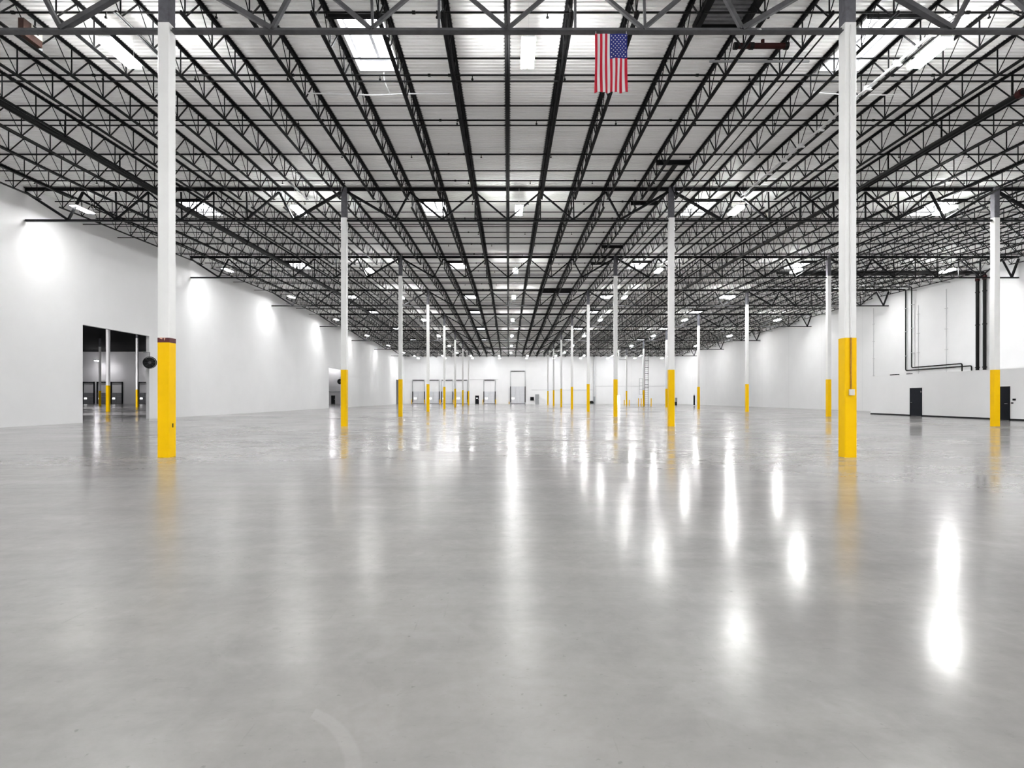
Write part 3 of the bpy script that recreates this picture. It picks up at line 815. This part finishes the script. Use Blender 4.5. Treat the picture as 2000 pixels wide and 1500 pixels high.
# added white strips: lamp light on the joist chord put into their colour
t = thing('lit_chord_strips', 'pale added strips standing in for the lit joist chord beside the nearest right lamp', 'conduit', (joist_x(7) - 0.19, 13.4, 10.345))
for q in range(3): obj('conduit', MB().rod((0.07 * q, 0, 0.03 * q), (0.07 * q, 12.0, 0.03 * q + 0.045), 0.02, 6), M['white'], t)
for q in range(9): obj('clip', MB().box(-0.03, 0.18, 0.6 + q * 1.25, 0.68 + q * 1.25, -0.03, 0.10), M['white'], t)

# ================================================================== RIGHT WALL PIPES
def riser(y, lab):
    t = thing('fire_riser', lab, 'pipe', (WR - 0.28, y, OZ + 0.01), 'fire risers on the right wall')
    obj('riser_pipe', MB().rod((0, 0, 0.0), (0, 0, 7.2), 0.115, 12), M['pipe'], t)
    for z in (0.55, 3.8, 6.3): obj('riser_clamp', MB().rod((0, 0, z), (0, 0, z + 0.07), 0.15, 12), M['pipe'], t)
    obj('red_valve', MB().rod((0, 0, 7.2), (0, 0, 7.5), 0.15, 12), M['redpipe'], t)
    return t
ra = riser(43.3, 'left of the two thick black risers standing above the office')
rb = riser(42.65, 'right of the two thick black risers standing above the office')
for t, xe, dy in ((ra, 22.9, 0.25), (rb, 20.5, -0.1)):
    obj('header_pipe', MB().tube(fillet([(0, 0, 7.5), (0, 0, 7.72 + dy * 0.4), (-1.0, dy, 7.75 + dy * 0.4), (xe - WR, dy, 7.70 + dy * 0.4)], 0.2), 0.115, 12), M['pipe'], t)
def thin_pipe(y, zl, yend, zend, off, lab, ztop):
    x = WR - off
    p = [(x - 13.0, y, ztop), (x, y, ztop), (x, y, zl), (x, yend, zl + 0.02), (x, yend - 0.35, zl + 0.02), (x, yend - 0.35, zend)]
    t = thing('black_pipe_run', lab, 'pipe', (x, y, zl), 'slim black pipes on the right wall')
    q = [Vector(a) - Vector((x, y, zl)) for a in p]
    obj('pipe_run', MB().tube(fillet(q, 0.14), 0.05, 10), M['pipe'], t)
    for z in (1.3, 3.5, 5.6): obj('pipe_bracket', MB().box(-0.09, off - 0.022, -0.12, 0.12, z, z + 0.035), M['lightgrey'], t)
thin_pipe(51.35, 3.80, 44.4, 3.06, 0.12, 'left of two slim black pipes dropping down the right wall', 11.15)
thin_pipe(50.45, 4.02, 45.2, 3.06, 0.22, 'right of two slim black pipes dropping down the right wall', 11.22)
for y, z0, z1, lab in ((56.0, 3.0, 10.2, 'at the far end of the office'), (51.9 - 2.0, 3.1, 9.5, 'beside the slim black pipes'), (46.7, 3.1, 10.3, 'left of the thick risers')):
    t = thing('wall_conduit', 'thin pale vertical conduit on the right wall, ' + lab, 'conduit', (WR - 0.04, y, z0), 'pale conduits on the right wall')
    obj('conduit', MB().rod((0, 0, 0), (0, 0, z1 - z0), 0.022, 6), M['lightgrey'], t)
    for q in range(4): obj('conduit_strap', MB().box(-0.03, 0.04, -0.16, 0.16, 0.5 + q * 1.7, 0.53 + q * 1.7), M['lightgrey'], t)
for y, l, lab in ((43.9, 0.75, 'flat black tray on the office roof edge, left of the pipe elbows'), (42.3, 0.35, 'small black box on the office roof edge near the pipe elbows')):
    tag(obj('roof_tray', MB().bevbox(OX + 0.05, OX + 0.30, y - l / 2 - 0.6, y + l / 2 - 0.6, OZ, OZ + 0.07, 0.02), M['black']), lab, 'tray')
for y, z, s, lab in ((32.85, 1.22, 0.10, 'upper black card reader beside the nearer office door'), (32.98, 1.02, 0.07, 'lower black switch plate beside the nearer office door')):
    tag(obj('card_reader', MB().bevbox(OX - 0.035, OX, y - s, y + s, z - s * 0.55, z + s * 0.55, 0.01), M['black']), lab, 'card reader')

# ================================================================== FANS
def fan(x, y, z, rz, lab, arm):
    t = thing('wall_fan', lab, 'fan', (x, y, z), 'black drum fans by the openings', rz)
    R = 0.37
    n = 28
    ring = MB(); vs = []; fs = []
    for (rr, yy) in ((R, -0.12), (R, 0.12), (R - 0.03, 0.12), (R - 0.03, -0.12)):
        vs += [(rr * math.cos(2 * PI * i / n), yy, rr * math.sin(2 * PI * i / n)) for i in range(n)]
    for a in range(4):
        b = (a + 1) % 4
        fs += [(a * n + i, a * n + (i + 1) % n, b * n + (i + 1) % n, b * n + i) for i in range(n)]
    ring.add(vs, fs); obj('drum', ring, M['black'], t)
    g = MB()
    for rr in (0.08, 0.15, 0.22, 0.29):
        g.tube([(rr * math.cos(2 * PI * i / 20), -0.115, rr * math.sin(2 * PI * i / 20)) for i in range(20)], 0.005, 4, closed=True)
    for i in range(8):
        a = i * PI / 4; g.rod((0.05 * math.cos(a), -0.115, 0.05 * math.sin(a)), (R * 0.96 * math.cos(a), -0.115, R * 0.96 * math.sin(a)), 0.005, 4)
    obj('grille', g, M['greygirder'], t, kind='stuff')
    obj('rear_guard', MB().rod((0, 0.10, 0), (0, 0.115, 0), R - 0.04, 24), M['black'], t)
    obj('motor', MB().rod((0, -0.06, 0), (0, 0.10, 0), 0.08, 12), M['greygirder'], t)
    for i in range(4):
        a = i * PI / 2 + 0.3; c, s_ = math.cos(a), math.sin(a)
        bl = MB()
        P = [(0.07, -0.05, 0.03), (0.31, -0.11, 0.04), (0.31, 0.11, -0.02), (0.07, 0.05, -0.01)]
        f = [(p[0] * c - p[1] * s_, p[2], p[0] * s_ + p[1] * c) for p in P]
        bl.add(f + [(q[0], q[1] + 0.012, q[2]) for q in f], [(0, 1, 2, 3), (7, 6, 5, 4), (0, 4, 5, 1), (1, 5, 6, 2), (2, 6, 7, 3), (3, 7, 4, 0)])
        obj('blade', bl, M['black'], t)
    obj('bracket_pole', MB().tube([(0, 0.05, R - 0.02), (0, 0.05, R + 0.28)], 0.025, 8), M['grey'], t)
    c, s_ = math.cos(-rz), math.sin(-rz)
    e = (arm[0] * c - arm[1] * s_, 0.05 + arm[0] * s_ + arm[1] * c, R + 0.26)
    obj('wall_arm', MB().rod((0, 0.05, R + 0.26), e, 0.022, 6), M['grey'], t)
    return t
fan(-22.17, 34.95, 3.50, -math.radians(-38), 'round black fan on the jamb of the dark doorway beside the nearest left column', (-0.39, 0.0))
fan(-22.30, 75.0, 3.48, math.radians(38), 'round black fan in the second doorway, half hidden by a yellow based column', (-0.05, 1.45))

# ================================================================== FAR WALL ITEMS
tag(obj('wall_panel_board', MB().bevbox(4.72, 5.52, WF - 0.12, WF - 0.001, 0.75, 1.50, 0.02), M['black']), 'black square panel board on the far wall beside the grey door', 'panel board')
t = thing('downspout', 'grey vertical drain pipe on the far wall right of the aisle', 'pipe', (18.55, WF - 0.24, 0))
obj('upper_pipe', MB().rod((0, 0, 1.6), (0, 0, 10.6), 0.20, 12), M['lightgrey'], t)
obj('lower_sleeve', MB().rod((0, 0, 0), (0, 0, 1.6), 0.23, 12), M['grey'], t, label='darker grey lower sleeve')
t = thing('floor_machine', 'low black machine on the floor beside the grey drain pipe', 'machine', (17.85, WF - 0.9, 0))
bd = MB()
bd.add([(-0.45, -0.3, 0.06), (0.45, -0.3, 0.06), (0.45, 0.3, 0.06), (-0.45, 0.3, 0.06), (-0.40, -0.28, 0.42), (0.40, -0.28, 0.42), (0.40, 0.28, 0.42), (-0.40, 0.28, 0.42), (-0.25, -0.2, 0.68), (0.22, -0.2, 0.68), (0.22, 0.2, 0.68), (-0.25, 0.2, 0.68)],
       [(3, 2, 1, 0), (8, 9, 10, 11)] + [(a + o, (a + 1) % 4 + o, (a + 1) % 4 + 4 + o, a + 4 + o) for o in (0, 4) for a in range(4)])
obj('machine_body', bd, M['black'], t)
for sx in (-0.32, 0.32):
    for sy in (-0.28, 0.28): obj('wheel', MB().rod((sx, sy - 0.03, 0.08), (sx, sy + 0.03, 0.08), 0.08, 12), M['grey'], t)
for x0, x1, z, lab in ((-8.5, -2.2, 5.32, 'thin pipe above the dock doors on the far wall'), (5.0, 18.2, 3.05, 'thin pipe along the far wall right of the grey door'), (18.8, 35.5, 3.86, 'thin pipe along the far wall behind the roof ladder')):
    tag(obj('wall_pipe', MB().rod((x0, WF - 0.06, z), (x1, WF - 0.06, z), 0.035, 6), M['lightgrey']), lab, 'pipe', 'thin pipes on the far wall')
tag(obj('wall_pipe', MB().rod((-60, WF - 0.06, 2.7), (-30, WF - 0.06, 2.7), 0.04, 6), M['grey']), 'thin pipe along the annex wall seen through the second doorway', 'pipe', 'thin pipes on the far wall')

def bollard(x, y, h, lab, group):
    t = MB(); r_ = 0.075; n_ = 10
    rings = [(r_, 0.0), (r_, h - 0.05), (r_ * 0.75, h - 0.015), (r_ * 0.3, h)]
    vs = [(rr * math.cos(2 * PI * i / n_), rr * math.sin(2 * PI * i / n_), z) for rr, z in rings for i in range(n_)]
    fs = [(a * n_ + i, a * n_ + (i + 1) % n_, (a + 1) * n_ + (i + 1) % n_, (a + 1) * n_ + i) for a in range(3) for i in range(n_)] + [tuple(range(3 * n_, 4 * n_)), tuple(range(n_ - 1, -1, -1))]
    t.add(vs, fs)
    tag(obj('bollard', t, M['yellow'], loc=(x, y, 0)), lab, 'bollard', group)
DN = ['leftmost dock door', 'second dock door from the left', 'third dock door from the left', 'fourth dock door from the left', 'dock door beside the black door']
for (a, b), nm in zip(DOCKS, DN):
    bollard(a - 0.17, WF - 0.45, 0.95, 'short yellow bollard left of the ' + nm, 'dock bollards')
    bollard(b + 0.11, WF - 0.45, 0.95, 'short yellow bollard right of the ' + nm, 'dock bollards')
bollard(0.15, WF - 0.45, 0.5, 'low yellow bollard left of the tall dock door', 'dock bollards')
for x, y, lab in ((21.02, 91.3, 'yellow bollard left of two beside the ladder column'), (21.45, 91.3, 'yellow bollard right of two beside the ladder column'), (23.05, 91.3, 'yellow bollard right of the roof ladder')):
    bollard(x, y, 1.25, lab, 'bollards around the roof ladder')
for x, lab in ((21.3, 'left'), (22.25, 'right')):
    bollard(x, 104.0, 0.95, 'short yellow bollard at %s of the farthest outer right column' % lab, 'bollards around the farthest outer column')

# roof ladder
t = thing('roof_ladder', 'tall dark red and black ladder rising to the roof beside a column', 'ladder', (22.30, 91.3, 0))
for s in (-1, 1): obj('rail', MB().bar((s * 0.27, 0, 0.0), (s * 0.27, 0, 10.2), 0.06, 0.05, up=(0, 1, 0)), M['redpipe'] if s < 0 else M['black'], t)
rung = MB().rod((-0.25, 0, 0), (0.25, 0, 0), 0.016, 6).mesh('rung', M['black'])
for q in range(1, 33): put('rung', rung, t, (0, 0, q * 0.31))
hoop = MB().tube([(0.29 * math.cos(a * PI / 10), -0.02 - 0.55 * math.sin(a * PI / 10), 0) for a in range(11)], 0.035, 6).mesh('cage_hoop', M['black'])
for z in (3.0, 3.45, 4.2, 5.2, 6.2, 7.3, 8.6): put('cage_hoop', hoop, t, (0, 0, z))
gx = 21.45 - 22.30
for x in (-0.26, 0.26): obj('gate_post', MB().rod((gx + x, 0.2, 1.85), (gx + x, 0.2, 4.45), 0.03, 6), M['grey'], t)
for z in (1.88, 2.7, 3.3, 3.75, 4.42): obj('gate_bar', MB().rod((gx - 0.23, 0.2, z), (gx + 0.23, 0.2, z), 0.022, 6), M['grey'], t)
obj('gate_hook', MB().rod((gx + 0.26, 0.2, 2.8), (-0.27, 0.0, 2.8), 0.02, 6), M['grey'], t)

t = thing('vent_pipe', 'white elbowed vent pipe at the roof beside the farthest outer right column', 'pipe', (22.1, row_y(8), 8.75))
obj('vent_run', MB().tube(fillet([(0.47, 0, 0), (-0.9, 0, 0.02), (-0.9, 0, 1.9)], 0.3), 0.13, 10), M['white'], t)

t = thing('padded_post', 'slim black padded post on a white base near the right wall', 'post', (29.9, 91.0, 0))
obj('post_base', MB().rod((0, 0, 0), (0, 0, 0.14), 0.15, 12), M['white'], t)
obj('post_shaft', MB().rod((0, 0, 0.14), (0, 0, 1.72), 0.13, 12), M['black'], t)
obj('post_cap', MB().rod((0, 0, 1.72), (0, 0, 1.95), 0.045, 10), M['grey'], t)
t = thing('grey_cabinet', 'narrow grey cabinet with darker base by the right wall at the far end', 'cabinet', (30.2, 102.0, 0))
obj('cabinet_base', MB().bevbox(-0.16, 0.16, -0.2, 0.2, 0.0, 0.6, 0.02), M['girder'], t)
obj('cabinet_body', MB().bevbox(-0.12, 0.18, -0.2, 0.2, 0.6, 1.35, 0.02), M['grey'], t)

bpy.context.view_layer.update()
